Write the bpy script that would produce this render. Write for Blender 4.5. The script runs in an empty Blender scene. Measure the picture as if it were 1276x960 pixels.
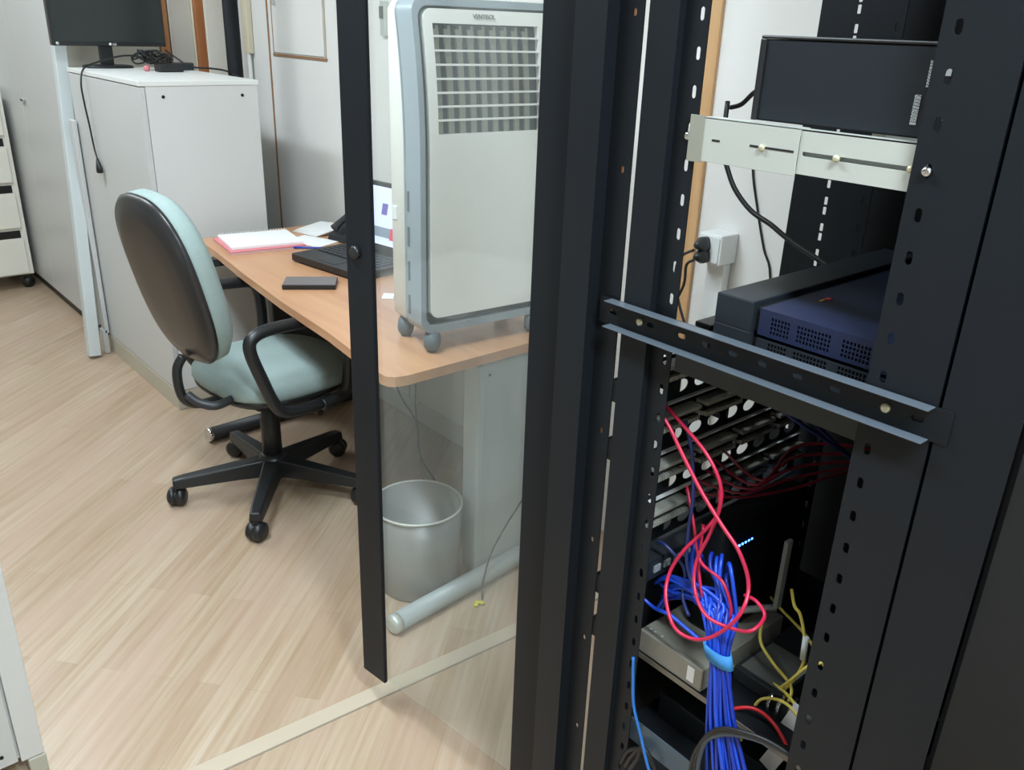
import bpy, math, random
from mathutils import Vector, Matrix
from mathutils.geometry import tessellate_polygon
random.seed(7)
S = bpy.context.scene
C = S.collection
PI = math.pi
R = math.radians

# ------------------------------------------------------------------ camera, world, lights, exposure
CAM_ROWS = ((0.761502868, -0.647299421, 0.033419164),
            (-0.226861336, -0.314475734, -0.921758616),
            (0.607163335, 0.694340314, -0.386321385))
cd = bpy.data.cameras.new('camera'); cam = bpy.data.objects.new('camera', cd); C.objects.link(cam)
r0, r1, r2 = (Vector(v) for v in CAM_ROWS)
cm = Matrix((r0, -r1, -r2)).transposed().to_4x4(); cm.translation = (0, 0, 1.55)
cam.matrix_world = cm
cd.sensor_width = 36; cd.lens = 36*1068.4/1276; cd.clip_start = 0.02
S.camera = cam
S.view_settings.view_transform = 'Standard'; S.view_settings.look = 'None'
S.view_settings.gamma = 1; S.view_settings.use_curve_mapping = False
S.view_settings.exposure = 0.85
w = bpy.data.worlds.new('world'); S.world = w; w.use_nodes = True
w.node_tree.nodes['Background'].inputs[0].default_value = (0.8, 0.9, 1, 1)
w.node_tree.nodes['Background'].inputs[1].default_value = 0.25
PANELS = [(0.25, -0.6), (0.25, 1.7), (0.25, 3.9), (0.25, 5.9)]
PANEL_W = [42, 27, 15, 5]
for (lx, ly), pw in zip(PANELS, PANEL_W):
    ld = bpy.data.lights.new('ceiling_panel_light', 'AREA'); ld.shape = 'RECTANGLE'; ld.size = 0.2; ld.size_y = 1.0
    ld.energy = pw; ld.color = (0.78, 0.915, 1.0)
    lo = bpy.data.objects.new('ceiling_panel_light', ld); C.objects.link(lo); lo.location = (lx, ly, 2.64)

# ------------------------------------------------------------------ materials
def lin(c):
    c = c/255
    return c/12.92 if c <= .04045 else ((c+.055)/1.055)**2.4
def rgb(r, g, b): return (lin(r), lin(g), lin(b), 1)
MATS = {}
def mat(name, col, rough=.5, metal=0, var=.06, scale=6, bump=0, bscale=200, emit=0, stretch=None, spec=.5):
    if name in MATS: return MATS[name]
    m = bpy.data.materials.new(name); m.use_nodes = True; nt = m.node_tree
    b = nt.nodes['Principled BSDF']; b.inputs['Roughness'].default_value = rough; b.inputs['Metallic'].default_value = metal
    b.inputs['Specular IOR Level'].default_value = spec
    tc = nt.nodes.new('ShaderNodeTexCoord'); src = tc.outputs['Object']
    if stretch:
        mp = nt.nodes.new('ShaderNodeMapping'); mp.inputs['Scale'].default_value = stretch
        nt.links.new(src, mp.inputs[0]); src = mp.outputs[0]
    n = nt.nodes.new('ShaderNodeTexNoise'); n.inputs['Scale'].default_value = scale; n.inputs['Detail'].default_value = 4
    nt.links.new(src, n.inputs['Vector'])
    mx = nt.nodes.new('ShaderNodeMix'); mx.data_type = 'RGBA'
    c = Vector(col[:3])
    mx.inputs[6].default_value = (*(c*(1-var)), 1); mx.inputs[7].default_value = (*[min(1, x) for x in c*(1+var)], 1)
    nt.links.new(n.outputs[0], mx.inputs[0]); nt.links.new(mx.outputs[2], b.inputs['Base Color'])
    if bump:
        n2 = nt.nodes.new('ShaderNodeTexNoise'); n2.inputs['Scale'].default_value = bscale
        bp = nt.nodes.new('ShaderNodeBump'); bp.inputs['Strength'].default_value = bump; bp.inputs['Distance'].default_value = .002
        nt.links.new(tc.outputs['Object'], n2.inputs['Vector']); nt.links.new(n2.outputs[0], bp.inputs['Height']); nt.links.new(bp.outputs[0], b.inputs['Normal'])
    if emit:
        nt.links.new(mx.outputs[2], b.inputs['Emission Color']); b.inputs['Emission Strength'].default_value = emit
    MATS[name] = m; return m

def floor_material():
    m = bpy.data.materials.new('laminate_floor'); m.use_nodes = True; nt = m.node_tree; L = nt.links
    b = nt.nodes['Principled BSDF']; b.inputs['Roughness'].default_value = .33
    tc = nt.nodes.new('ShaderNodeTexCoord')
    mp = nt.nodes.new('ShaderNodeMapping'); mp.inputs['Rotation'].default_value = (0, 0, R(-40.5)); mp.inputs['Location'].default_value = (0.35, .03, 0)
    L.new(tc.outputs['Object'], mp.inputs[0])
    br = nt.nodes.new('ShaderNodeTexBrick'); br.offset = .37
    br.inputs['Scale'].default_value = 1; br.inputs['Brick Width'].default_value = .9; br.inputs['Row Height'].default_value = .065
    br.inputs['Mortar Size'].default_value = .0006; br.inputs['Bias'].default_value = 0
    br.inputs['Color1'].default_value = rgb(192, 175, 155); br.inputs['Color2'].default_value = rgb(178, 157, 135); br.inputs['Mortar'].default_value = rgb(168, 150, 126)
    L.new(mp.outputs[0], br.inputs['Vector'])
    m2 = nt.nodes.new('ShaderNodeMapping'); m2.inputs['Scale'].default_value = (1.6, 34, 1); L.new(mp.outputs[0], m2.inputs[0])
    n = nt.nodes.new('ShaderNodeTexNoise'); n.inputs['Scale'].default_value = 1.4; n.inputs['Detail'].default_value = 8; n.inputs['Roughness'].default_value = .62
    L.new(m2.outputs[0], n.inputs['Vector'])
    cr = nt.nodes.new('ShaderNodeValToRGB'); cr.color_ramp.elements[0].position = .33; cr.color_ramp.elements[0].color = rgb(228, 216, 200)
    cr.color_ramp.elements[1].position = .68; cr.color_ramp.elements[1].color = (1, 1, 1, 1)
    L.new(n.outputs[0], cr.inputs[0])
    mx = nt.nodes.new('ShaderNodeMix'); mx.data_type = 'RGBA'; mx.blend_type = 'MULTIPLY'; mx.inputs[0].default_value = 1
    L.new(br.outputs['Color'], mx.inputs[6]); L.new(cr.outputs[0], mx.inputs[7])
    m3 = nt.nodes.new('ShaderNodeMapping'); m3.inputs['Scale'].default_value = (.8, 3.2, 1); L.new(mp.outputs[0], m3.inputs[0])
    n3 = nt.nodes.new('ShaderNodeTexNoise'); n3.inputs['Scale'].default_value = 2.2; n3.inputs['Detail'].default_value = 2; L.new(m3.outputs[0], n3.inputs['Vector'])
    mx2 = nt.nodes.new('ShaderNodeMix'); mx2.data_type = 'RGBA'
    cr3 = nt.nodes.new('ShaderNodeValToRGB'); cr3.color_ramp.elements[0].position = .42; cr3.color_ramp.elements[1].position = .62
    cr3.color_ramp.elements[0].color = (0, 0, 0, 1); cr3.color_ramp.elements[1].color = (.55, .55, .55, 1)
    L.new(n3.outputs[0], cr3.inputs[0]); L.new(cr3.outputs[0], mx2.inputs[0])
    L.new(mx.outputs[2], mx2.inputs[6]); mx2.inputs[7].default_value = rgb(181, 155, 136)
    L.new(mx2.outputs[2], b.inputs['Base Color'])
    return m

def wood_material(name, c1, c2, rough=.35, scale=(3, 40, 40)):
    m = bpy.data.materials.new(name); m.use_nodes = True; nt = m.node_tree; L = nt.links
    b = nt.nodes['Principled BSDF']; b.inputs['Roughness'].default_value = rough
    tc = nt.nodes.new('ShaderNodeTexCoord'); mp = nt.nodes.new('ShaderNodeMapping'); mp.inputs['Scale'].default_value = scale
    L.new(tc.outputs['Object'], mp.inputs[0])
    n = nt.nodes.new('ShaderNodeTexNoise'); n.inputs['Scale'].default_value = 1; n.inputs['Detail'].default_value = 6; L.new(mp.outputs[0], n.inputs['Vector'])
    cr = nt.nodes.new('ShaderNodeValToRGB'); cr.color_ramp.elements[0].position = .35; cr.color_ramp.elements[0].color = c1
    cr.color_ramp.elements[1].position = .65; cr.color_ramp.elements[1].color = c2
    L.new(n.outputs[0], cr.inputs[0]); L.new(cr.outputs[0], b.inputs['Base Color'])
    return m

def glass_material(name, tint, veil, gloss_rough=.02):
    m = bpy.data.materials.new(name); m.use_nodes = True; nt = m.node_tree; L = nt.links
    for n in list(nt.nodes): nt.nodes.remove(n)
    out = nt.nodes.new('ShaderNodeOutputMaterial')
    tr = nt.nodes.new('ShaderNodeBsdfTransparent'); tr.inputs[0].default_value = tint
    df = nt.nodes.new('ShaderNodeBsdfDiffuse'); df.inputs[0].default_value = (.75, .8, .78, 1)
    gl = nt.nodes.new('ShaderNodeBsdfGlossy'); gl.inputs['Roughness'].default_value = gloss_rough
    fr0 = nt.nodes.new('ShaderNodeFresnel'); fr0.inputs[0].default_value = 1.45
    ge = nt.nodes.new('ShaderNodeNewGeometry'); iv = nt.nodes.new('ShaderNodeMath'); iv.operation = 'SUBTRACT'; iv.inputs[0].default_value = 1; L.new(ge.outputs['Backfacing'], iv.inputs[1])
    fr = nt.nodes.new('ShaderNodeMath'); fr.operation = 'MULTIPLY'; L.new(fr0.outputs[0], fr.inputs[0]); L.new(iv.outputs[0], fr.inputs[1])
    ns = nt.nodes.new('ShaderNodeTexNoise'); ns.inputs['Scale'].default_value = 3
    mu = nt.nodes.new('ShaderNodeMath'); mu.operation = 'MULTIPLY'; mu.inputs[1].default_value = veil*2; L.new(ns.outputs[0], mu.inputs[0])
    a = nt.nodes.new('ShaderNodeMixShader'); L.new(mu.outputs[0], a.inputs[0]); L.new(tr.outputs[0], a.inputs[1]); L.new(df.outputs[0], a.inputs[2])
    b = nt.nodes.new('ShaderNodeMixShader'); L.new(fr.outputs[0], b.inputs[0]); L.new(a.outputs[0], b.inputs[1]); L.new(gl.outputs[0], b.inputs[2])
    L.new(b.outputs[0], out.inputs[0]); return m

M_floor = floor_material()
M_wall = mat('painted_wall_cream', rgb(230, 229, 226), .7, var=.03, bump=.08)
M_wall2 = mat('painted_wall_grey', rgb(205, 203, 194), .75, var=.03)
M_ceil = mat('ceiling_paint', rgb(225, 225, 220), .85, var=.02)
M_seam = mat('brown_seam', rgb(150, 112, 80), .7)
M_base = mat('baseboard_white', rgb(205, 205, 196), .5)
M_jamb = wood_material('jamb_wood', rgb(196, 152, 106), rgb(215, 174, 128), .5, (30, 30, 2))
M_jamb2 = wood_material('jamb_wood_dark', rgb(120, 72, 42), rgb(150, 92, 55), .5, (30, 30, 2))
M_black = mat('black_powder_steel', rgb(22, 26, 31), .45, var=.08, bump=.05, bscale=500, spec=.25)
M_black2 = mat('black_steel_matte', rgb(20, 22, 26), .6, var=.08, spec=.2)
M_edge = mat('lit_black_edge', rgb(92, 102, 112), .35, metal=.3)  # paler than the rack black: light on the upturned flanges painted in
M_plast = mat('black_plastic', rgb(30, 32, 34), .38, var=.1)
M_plastg = mat('charcoal_plastic', rgb(45, 48, 52), .45)
M_zinc = mat('zinc_steel', rgb(196, 200, 194), .38, metal=.35, var=.04)
M_screw = mat('screw_brass', rgb(205, 200, 170), .3, metal=.5)
M_chrome = mat('chrome', rgb(220, 222, 225), .12, metal=1)
M_grey = mat('light_grey_cabinet', rgb(212, 213, 212), .45, var=.025, scale=3)
M_grey_t = mat('cabinet_top_white', rgb(228, 230, 228), .4, var=.02)
M_greyd = mat('grey_door', rgb(200, 202, 202), .42, var=.03, scale=2)
M_hole = mat('dark_hole', rgb(18, 18, 18), .8)
M_postb = mat('blue_grey_paint', rgb(204, 212, 214), .4, var=.03)
M_cream = mat('cream_plastic', rgb(240, 240, 236), .38, var=.02)
M_acg = mat('cooler_grey', rgb(146, 158, 166), .35, var=.03)
M_acd = mat('cooler_dark_grey', rgb(88, 100, 108), .5, var=.05)
M_vane = mat('cooler_vane', rgb(150, 152, 142), .5)
M_desk = wood_material('desk_laminate', rgb(190, 140, 104), rgb(202, 154, 116), .3, (26, 2.5, 26))
M_deskb = mat('desk_edge_band', rgb(186, 120, 74), .35, var=.06)
M_leg = mat('desk_leg_grey', rgb(168, 178, 180), .4, var=.03)
M_fabric = mat('sage_fabric', rgb(152, 170, 168), .9, var=.07, scale=60, bump=.35, bscale=900)
M_wb = wood_material('warm_board', rgb(176, 120, 78), rgb(196, 140, 96), .5, (20, 20, 2))
M_wo = wood_material('orange_plank', rgb(160, 98, 58), rgb(182, 120, 76), .5, (20, 20, 2))
M_wl = wood_material('pale_plank', rgb(206, 168, 110), rgb(222, 186, 130), .5, (20, 20, 2))
M_whitep = mat('white_melamine', rgb(205, 200, 190), .5)
M_whitee = mat('melamine_edge', rgb(230, 222, 198), .5)
M_scr = mat('screen_off', rgb(38, 46, 46), .25, var=.04)
M_paper = mat('paper', rgb(238, 240, 240), .8, var=.03)
M_pink = mat('pink_cover', rgb(216, 130, 138), .6)
M_lpink = mat('pale_pink_page', rgb(226, 196, 200), .7)
M_red = mat('red_cable', rgb(190, 34, 70), .32, var=.08)
M_blue = mat('blue_cable', rgb(28, 72, 196), .32, var=.12, scale=30)
M_dblue = mat('dark_blue_cable', rgb(30, 42, 92), .4)
M_lblue = mat('light_blue_strap', rgb(60, 140, 208), .7, bump=.3, bscale=900)
M_yel = mat('yellow_cable', rgb(246, 226, 110), .4, var=.06)
M_cord = mat('black_cord', rgb(24, 25, 27), .45)
M_servb = mat('blue_reflection_steel', rgb(30, 37, 62), .4, var=.06, spec=.3)  # blue tint paints the wall's reflection onto the steel
M_serv = mat('server_black', rgb(32, 38, 44), .42, var=.06, spec=.3)
M_tan = mat('taupe_metal', rgb(146, 143, 132), .45)
M_bin = mat('grey_mesh_bin', rgb(138, 140, 138), .4, metal=.3, var=.1, scale=90)
M_white = mat('white_plastic', rgb(232, 235, 235), .4, var=.02)
M_bow = mat('red_ribbon', rgb(196, 70, 76), .6)
M_glass = glass_material('door_acrylic', (.97, .985, .98, 1), .06)
M_binp = glass_material('bin_translucent', (.5, .52, .52, 1), .22, .3)
M_led = mat('blue_led', (.05, .2, 1, 1), .4, emit=5, var=0)
M_diff = mat('lamp_diffuser', (1, 1, .98, 1), .5, emit=2.2, var=0)

# ------------------------------------------------------------------ mesh helpers
class MB:
    def __init__(s): s.v = []; s.f = []; s.m = []; s.sm = []
    def add(s, vs, fs, mi=0, smooth=False, M=None):
        o = len(s.v)
        s.v += [tuple(M @ Vector(v)) if M else tuple(v) for v in vs]
        s.f += [tuple(i+o for i in f) for f in fs]; s.m += [mi]*len(fs); s.sm += [smooth]*len(fs); return s
    def box(s, x0, x1, y0, y1, z0, z1, mi=0, M=None):
        v = [(x, y, z) for z in (z0, z1) for y in (y0, y1) for x in (x0, x1)]
        return s.add(v, [(0, 2, 3, 1), (4, 5, 7, 6), (0, 1, 5, 4), (2, 6, 7, 3), (0, 4, 6, 2), (1, 3, 7, 5)], mi, False, M)
    def tube(s, pts, r, n=10, mi=0, closed=False, smooth=True, spl=0, M=None, flat=1):
        P = [Vector(p) for p in pts]
        rr = r if isinstance(r, (list, tuple)) else None
        if spl:
            Q = []; RR = []; N = len(P)
            rng = range(N) if closed else range(N-1)
            for i in rng:
                g = lambda k: P[k % N] if closed else P[max(0, min(N-1, k))]
                p0, p1, p2, p3 = g(i-1), g(i), g(i+1), g(i+2)
                for k in range(spl):
                    t = k/spl
                    Q.append(.5*((2*p1)+(p2-p0)*t+(2*p0-5*p1+4*p2-p3)*t*t+(3*p1-p0-3*p2+p3)*t**3))
                    if rr: RR.append(rr[i]*(1-t)+rr[(i+1) % N]*t)
            if not closed:
                Q.append(P[-1]);
                if rr: RR.append(rr[-1])
            P = Q; rr = RR if rr else None
        N = len(P); vs = []; up = None
        for i in range(N):
            if closed: t = P[(i+1) % N]-P[i-1]
            else: t = P[min(i+1, N-1)]-P[max(i-1, 0)]
            t.normalize()
            if up is None:
                up = Vector((0, 0, 1)) if abs(t.z) < .9 else Vector((1, 0, 0))
            a = t.cross(up)
            if a.length < 1e-5: a = t.cross(Vector((.3, .9, .1)))
            a.normalize(); up = a.cross(t).normalized(); b = up
            q = rr[i] if rr else r
            for k in range(n):
                an = 2*PI*k/n+PI/n
                vs.append(P[i]+a*math.cos(an)*q+b*math.sin(an)*q*flat)
        fs = []
        for i in range(N if closed else N-1):
            j = (i+1) % N
            for k in range(n): fs.append((i*n+k, i*n+(k+1) % n, j*n+(k+1) % n, j*n+k))
        o = len(s.v)
        s.add(vs, fs, mi, smooth, M)
        if not closed:
            s.f += [tuple(o+k for k in range(n))[::-1], tuple(o+(N-1)*n+k for k in range(n))]; s.m += [mi, mi]; s.sm += [False, False]
        return s
    def lathe(s, prof, c=(0, 0, 0), n=32, mi=0, smooth=True, M=None, cap=False):
        vs = [(c[0]+r*math.cos(2*PI*k/n), c[1]+r*math.sin(2*PI*k/n), c[2]+z) for r, z in prof for k in range(n)]
        fs = [(i*n+k, i*n+(k+1) % n, (i+1)*n+(k+1) % n, (i+1)*n+k) for i in range(len(prof)-1) for k in range(n)]
        if cap: fs += [tuple(range(n))[::-1], tuple((len(prof)-1)*n+k for k in range(n))]
        return s.add(vs, fs, mi, smooth, M)
    def plate(s, outer, holes, th, M, mi=0):
        loops = [outer]+holes
        flat = [p for l in loops for p in l]; n = len(flat)
        tr = tessellate_polygon([[Vector((p[0], p[1], 0)) for p in l] for l in loops])
        vs = [(p[0], p[1], 0) for p in flat]+[(p[0], p[1], th) for p in flat]
        fs = [tuple(t) for t in tr]+[tuple(i+n for i in t[::-1]) for t in tr]
        o = 0
        for l in loops:
            k = len(l)
            fs += [(o+i, o+(i+1) % k, n+o+(i+1) % k, n+o+i) for i in range(k)]; o += k
        return s.add(vs, fs, mi, False, M)
    def loft(s, secs, mi=0, M=None, n=40, smooth=True):
        """secs: (z, half x, half y, exponent, cx, cy) superellipse sections"""
        vs = []
        for z, a, b, e, cx, cy in secs:
            for k in range(n):
                t = 2*PI*k/n; c_, s_ = math.cos(t), math.sin(t)
                vs.append((cx+a*math.copysign(abs(c_)**(2/e), c_), cy+b*math.copysign(abs(s_)**(2/e), s_), z))
        fs = [(i*n+k, i*n+(k+1) % n, (i+1)*n+(k+1) % n, (i+1)*n+k) for i in range(len(secs)-1) for k in range(n)]
        fs += [tuple(range(n))[::-1], tuple((len(secs)-1)*n+k for k in range(n))]
        return s.add(vs, fs, mi, smooth, M)
    def build(s, name, mats, parent=None, world=True, bevel=0, seg=2):
        me = bpy.data.meshes.new(name)
        vs = [Vector(v) for v in s.v]
        o = bpy.data.objects.new(name, me)
        if parent is not None:
            if world:
                inv = parent.matrix_basis.inverted() if parent.parent is None else (parent.parent.matrix_basis @ parent.matrix_basis).inverted()
                vs = [inv @ v for v in vs]
            o.parent = parent
        else:
            xs = [v.x for v in vs]; ys = [v.y for v in vs]; zs = [v.z for v in vs]
            b = Vector(((min(xs)+max(xs))/2, (min(ys)+max(ys))/2, min(zs)))
            vs = [v-b for v in vs]; o.location = b
        me.from_pydata(vs, [], s.f)
        ml = mats if isinstance(mats, (list, tuple)) else [mats]
        for m in ml: me.materials.append(m)
        me.polygons.foreach_set('material_index', s.m); me.polygons.foreach_set('use_smooth', s.sm)
        me.validate(); me.update()
        C.objects.link(o)
        if bevel:
            bv = o.modifiers.new('bevel', 'BEVEL'); bv.width = bevel; bv.segments = seg; bv.limit_method = 'ANGLE'; bv.angle_limit = R(40)
        return o

def tag(o, label=None, cat=None, group=None, kind=None):
    if label: o['label'] = label
    if cat: o['category'] = cat
    if group: o['group'] = group
    if kind: o['kind'] = kind
    return o
def thing(name, label, cat, loc=(0, 0, 0), rz=0, group=None):
    o = bpy.data.objects.new(name, None); C.objects.link(o)
    o.matrix_basis = Matrix.Translation(loc) @ Matrix.Rotation(rz, 4, 'Z'); o.empty_display_size = .05
    return tag(o, label, cat, group)
def struct(o): o['kind'] = 'structure'; return o
def copy_tree(o, parent=None):
    c = o.copy(); C.objects.link(c)
    if parent: c.parent = parent
    for ch in [x for x in bpy.data.objects if x.parent == o]: copy_tree(ch, c)
    return c
def part_label(o, l): o['label'] = l; return o
def rrect(x0, x1, y0, y1, r, n=4):
    p = []
    for cx, cy, a in ((x1-r, y1-r, 0), (x0+r, y1-r, 90), (x0+r, y0+r, 180), (x1-r, y0+r, 270)):
        for k in range(n+1):
            t = R(a+90*k/n); p.append((cx+r*math.cos(t), cy+r*math.sin(t)))
    return p
def frameM(o, ex, ey):
    ex = Vector(ex).normalized(); ey = Vector(ey).normalized(); ez = ex.cross(ey)
    m = Matrix((ex, ey, ez)).transposed().to_4x4(); m.translation = o; return m
def text_mb(txt, size, M, ext=.0006):
    cu = bpy.data.curves.new('t', 'FONT'); cu.body = txt; cu.size = size; cu.extrude = ext; cu.align_x = 'CENTER'
    o = bpy.data.objects.new('t', cu); C.objects.link(o)
    me = bpy.data.meshes.new_from_object(o.evaluated_get(bpy.context.evaluated_depsgraph_get()))
    mb = MB(); mb.add([v.co for v in me.vertices], [tuple(p.vertices) for p in me.polygons], 0, False, M)
    bpy.data.objects.remove(o); bpy.data.curves.remove(cu); bpy.data.meshes.remove(me)
    return mb
def cable(name, pts, r, m, label, cat='cable', group=None, n=8, spl=5, closed=False):
    o = MB().tube(pts, r, n, spl=spl, closed=closed).build(name, m); return tag(o, label, cat, group)

# ------------------------------------------------------------------ the room
WX = 1.87
struct(MB().box(-3, 2.1, -1.6, 6.8, -.05, 0).build('floor', M_floor))
struct(MB().box(-3, 2.1, -1.6, 6.8, 2.7, 2.75).build('ceiling', M_ceil))
struct(MB().box(-3.1, -3, -1.6, 6.8, 0, 2.7).build('wall_left', M_wall2))
struct(MB().box(-3, 2.1, 6.6, 6.7, 0, 2.7).build('wall_back', M_wall2))
struct(MB().box(-3, 2.1, -1.6, -1.5, 0, 2.7).build('wall_front', M_wall2))
struct(MB().box(WX, WX+.1, -1.5, 6.6, 0, 2.7).build('wall_right', M_wall))
struct(MB().box(WX-.012, WX, 1.70, 6.6, 0, .085).build('baseboard_right', M_base, bevel=.003))
# brown gap lines and partition joints of the wall, door frame boards
struct(MB().box(WX-.004, WX, 3.883, 3.893, .085, 2.3).build('trim_1', M_seam))
struct(MB().box(WX-.003, WX, 2.79, 2.795, .085, .70).build('trim_2', mat('grey_seam', rgb(120, 116, 108), .7)))
struct(MB().box(WX-.02, WX, 1.657, 1.70, 0, 2.3).build('trim_3', M_jamb, bevel=.002))
struct(MB().box(WX-.024, WX, 1.672, 1.680, 0, 2.3).build('trim_4', M_jamb2))
struct(MB().box(WX-.012, WX, 1.402, 1.446, 0, 2.3).build('trim_5', M_jamb, bevel=.002))
d = MB().box(WX-.006, WX, 1.452, 1.653, .0, 2.2).build('door_1', M_wall, bevel=.002); struct(d)
# flush access hatch in the right wall
h = thing('wall_hatch', 'cream flush access hatch with brown lower gap, set high in the wall behind the desk', 'hatch', (WX, 3.55, 1.4))
MB().box(WX-.006, WX-.001, 3.385, 3.835, 1.405, 2.15).build('hatch_panel', M_wall, h, bevel=.002)
MB().box(WX-.005, WX-.0005, 3.365, 3.85, 1.390, 1.400).box(WX-.004, WX-.0005, 3.838, 3.846, 1.401, 2.15).build('gap_line', M_seam, h)
MB().box(WX-.004, WX-.0005, 3.37, 3.376, 1.40, 2.15).build('side_gap', mat('pale_seam', rgb(186, 176, 158), .7), h)
MB().box(WX-.022, WX-.006, 3.79, 3.802, 1.60, 1.70).build('handle', M_zinc, h, bevel=.003)
# floor transition strip
a = math.atan2(-.04, .63)
Ms = Matrix.Translation((.92, 1.462, 0)) @ Matrix.Rotation(R(-4.0), 4, 'Z')
MB_strip = MB().box(-2.2, .92, -.022, .022, 0, .0035, M=Ms)
struct(MB_strip.build('trim_6', mat('strip_laminate', rgb(192, 178, 158), .28, var=.04), bevel=.002))
MB_s2 = MB().box(-2.2, .92, -.0255, -.0225, 0, .0025, M=Ms)
struct(MB_s2.build('trim_7', mat('strip_metal_lip', rgb(188, 180, 165), .25, metal=.5)))

for (lx, ly), lab in zip(PANELS, ['recessed ceiling light panel nearest the server rack, behind the viewer', 'recessed ceiling light panel above the floor before the glass rack door',
                                  'recessed ceiling light panel above the floor before the low grey cabinet', 'recessed ceiling light panel farthest away, before the drawer unit']):
    t = thing('ceiling_light', lab, 'ceiling light', (lx, ly, 2.66))
    MB().plate([(lx-.31, ly-.63), (lx+.31, ly-.63), (lx+.31, ly+.63), (lx-.31, ly+.63)], [[(lx-.28, ly-.6), (lx+.28, ly-.6), (lx+.28, ly+.6), (lx-.28, ly+.6)]], .04, Matrix.Translation((0, 0, 2.66))).build('frame', M_white, t)
    MB().box(lx-.28, lx+.28, ly-.6, ly+.6, 2.68, 2.695).build('diffuser', M_diff, t)

# ------------------------------------------------------------------ low white cabinet
t = thing('storage_cabinet', 'low light grey storage cabinet carrying the black monitor', 'cabinet', (1.34, 3.89, 0))
MB().box(1.133, 1.57, 3.402, 4.30, .085, 1.30).build('body', M_grey, t, bevel=.002)
MB().box(1.108, 1.575, 3.398, 4.304, 1.30, 1.318).build('top_panel', M_grey_t, t, bevel=.002)
MB().box(1.110, 1.57, 3.402, 4.30, 0, .083).build('plinth', mat('beige_plinth', rgb(190, 184, 168), .5), t, bevel=.002)
MB().box(1.111, 1.131, 3.402, 4.30, .088, 1.297).build('door', M_greyd, t, bevel=.002)
for x in (1.195, 1.505):
    MB().lathe([(0, 0), (.006, 0), (.006, .003), (0, .003)], n=12, M=frameM((x, 3.402, 1.262), (1, 0, 0), (0, 0, 1))).build('screw_hole', M_hole, t)

# tall cabinet
t = thing('tall_cabinet', 'tall light grey cabinet at the back behind the leaning post', 'cabinet', (1.36, 5.3, 0))
MB().box(1.145, 1.60, 4.52, 6.10, .06, 2.25).build('body', mat('tall_cabinet_beige', rgb(205, 202, 190), .5, var=.03), t, bevel=.002)
MB().box(1.15, 1.59, 4.53, 6.09, 0, .058).build('plinth', M_plastg, t)
for y0, y1 in ((4.522, 5.31), (5.314, 6.098)):
    dr = MB().box(1.122, 1.143, y0, y1, .065, 2.245).build('door', M_greyd, t, bevel=.002)
    if y0 < 5: MB().box(1.108, 1.121, 5.22, 5.28, 1.10, 1.112).build('handle', M_chrome, dr, bevel=.002)

# leaning post and slim frame beside it
p0, p1 = Vector((1.012, 4.235, 0)), Vector((1.158, 4.475, 1.9))
dv = (p1-p0).normalized()
Mp = frameM(p0, (1, 0, -dv.x), dv.cross(Vector((1, 0, -dv.x)).normalized()))
MB().box(-.026, .026, -.026, .026, .012, 2.0, M=Mp).build('leaning_post', M_postb, bevel=.003)
tag(bpy.data.objects['leaning_post'], 'pale blue-grey square post leaning against the low grey cabinet', 'post')
MB().box(1.072, 1.096, 4.26, 4.31, .0, .12).box(1.084, 1.104, 4.26, 4.31, .10, 1.1).build('frame_rail', M_greyd, bevel=.003)
tag(bpy.data.objects['frame_rail'], 'thin white upright rail standing just right of the blue-grey post', 'rail')

# mobile drawer pedestal
t = thing('drawer_pedestal', 'white drawer unit on castors with black slot handles at the far left', 'drawer unit', (.82, 5.8, 0))
MB().box(.60, 1.09, 5.62, 6.1, .09, 1.13).build('carcass', mat('warm_white_melamine', rgb(226, 224, 214), .45), t, bevel=.003)
zz = [.10, .355, .37, .615, .63, .875, .89, 1.115]
for i in range(0, 8, 2):
    dr = MB().box(.62, 1.065, 5.602, 5.619, zz[i], zz[i+1]-.045).build('drawer', MATS['warm_white_melamine'], t, bevel=.003)
    MB().box(.62, 1.055, 5.612, 5.619, zz[i+1]-.044, zz[i+1]-.002).build('slot_handle', M_hole, dr)
for x in (.66, 1.06):
    for y in (5.67, 6.04):
        w_ = MB().lathe([(.0, -.014), (.034, -.012), (.034, .012), (0, .014)], n=20, M=frameM((x, y, .034), (1, 0, 0), (0, 0, 1))).build('castor_wheel', M_plast, t)
        MB().box(x-.012, x+.012, y-.02, y+.02, .06, .09).build('castor_bracket', M_plast, w_)

# near-left cabinet
t = thing('side_cabinet', 'light grey cabinet corner cut off by the lower left picture edge', 'cabinet', (-.15, 1.95, 0))
MB().box(-.5, .178, 1.728, 2.2, .05, .745).build('body', M_grey, t, bevel=.002)
MB().box(-.5, .128, 1.712, 1.726, .055, .742).build('door', M_greyd, t, bevel=.002)
MB().box(.133, .178, 1.712, 1.727, .05, .745).build('edge_panel', M_grey, t, bevel=.002)
for fx in (.145, -.5): MB().box(fx, fx+.035, 1.710, 1.76, 0, .048).build('foot', mat('beige_foot', rgb(186, 184, 172), .5), t, bevel=.003)
MB().lathe([(0, 0), (.004, 0), (.004, .003), (0, .003)], n=10, M=frameM((.100, 1.712, .085), (1, 0, 0), (0, 0, 1))).build('screw_hole', M_hole, t)
MB().box(-.5, .182, 1.708, 2.2, .746, .765).build('top_panel', M_grey_t, t, bevel=.002)

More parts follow.
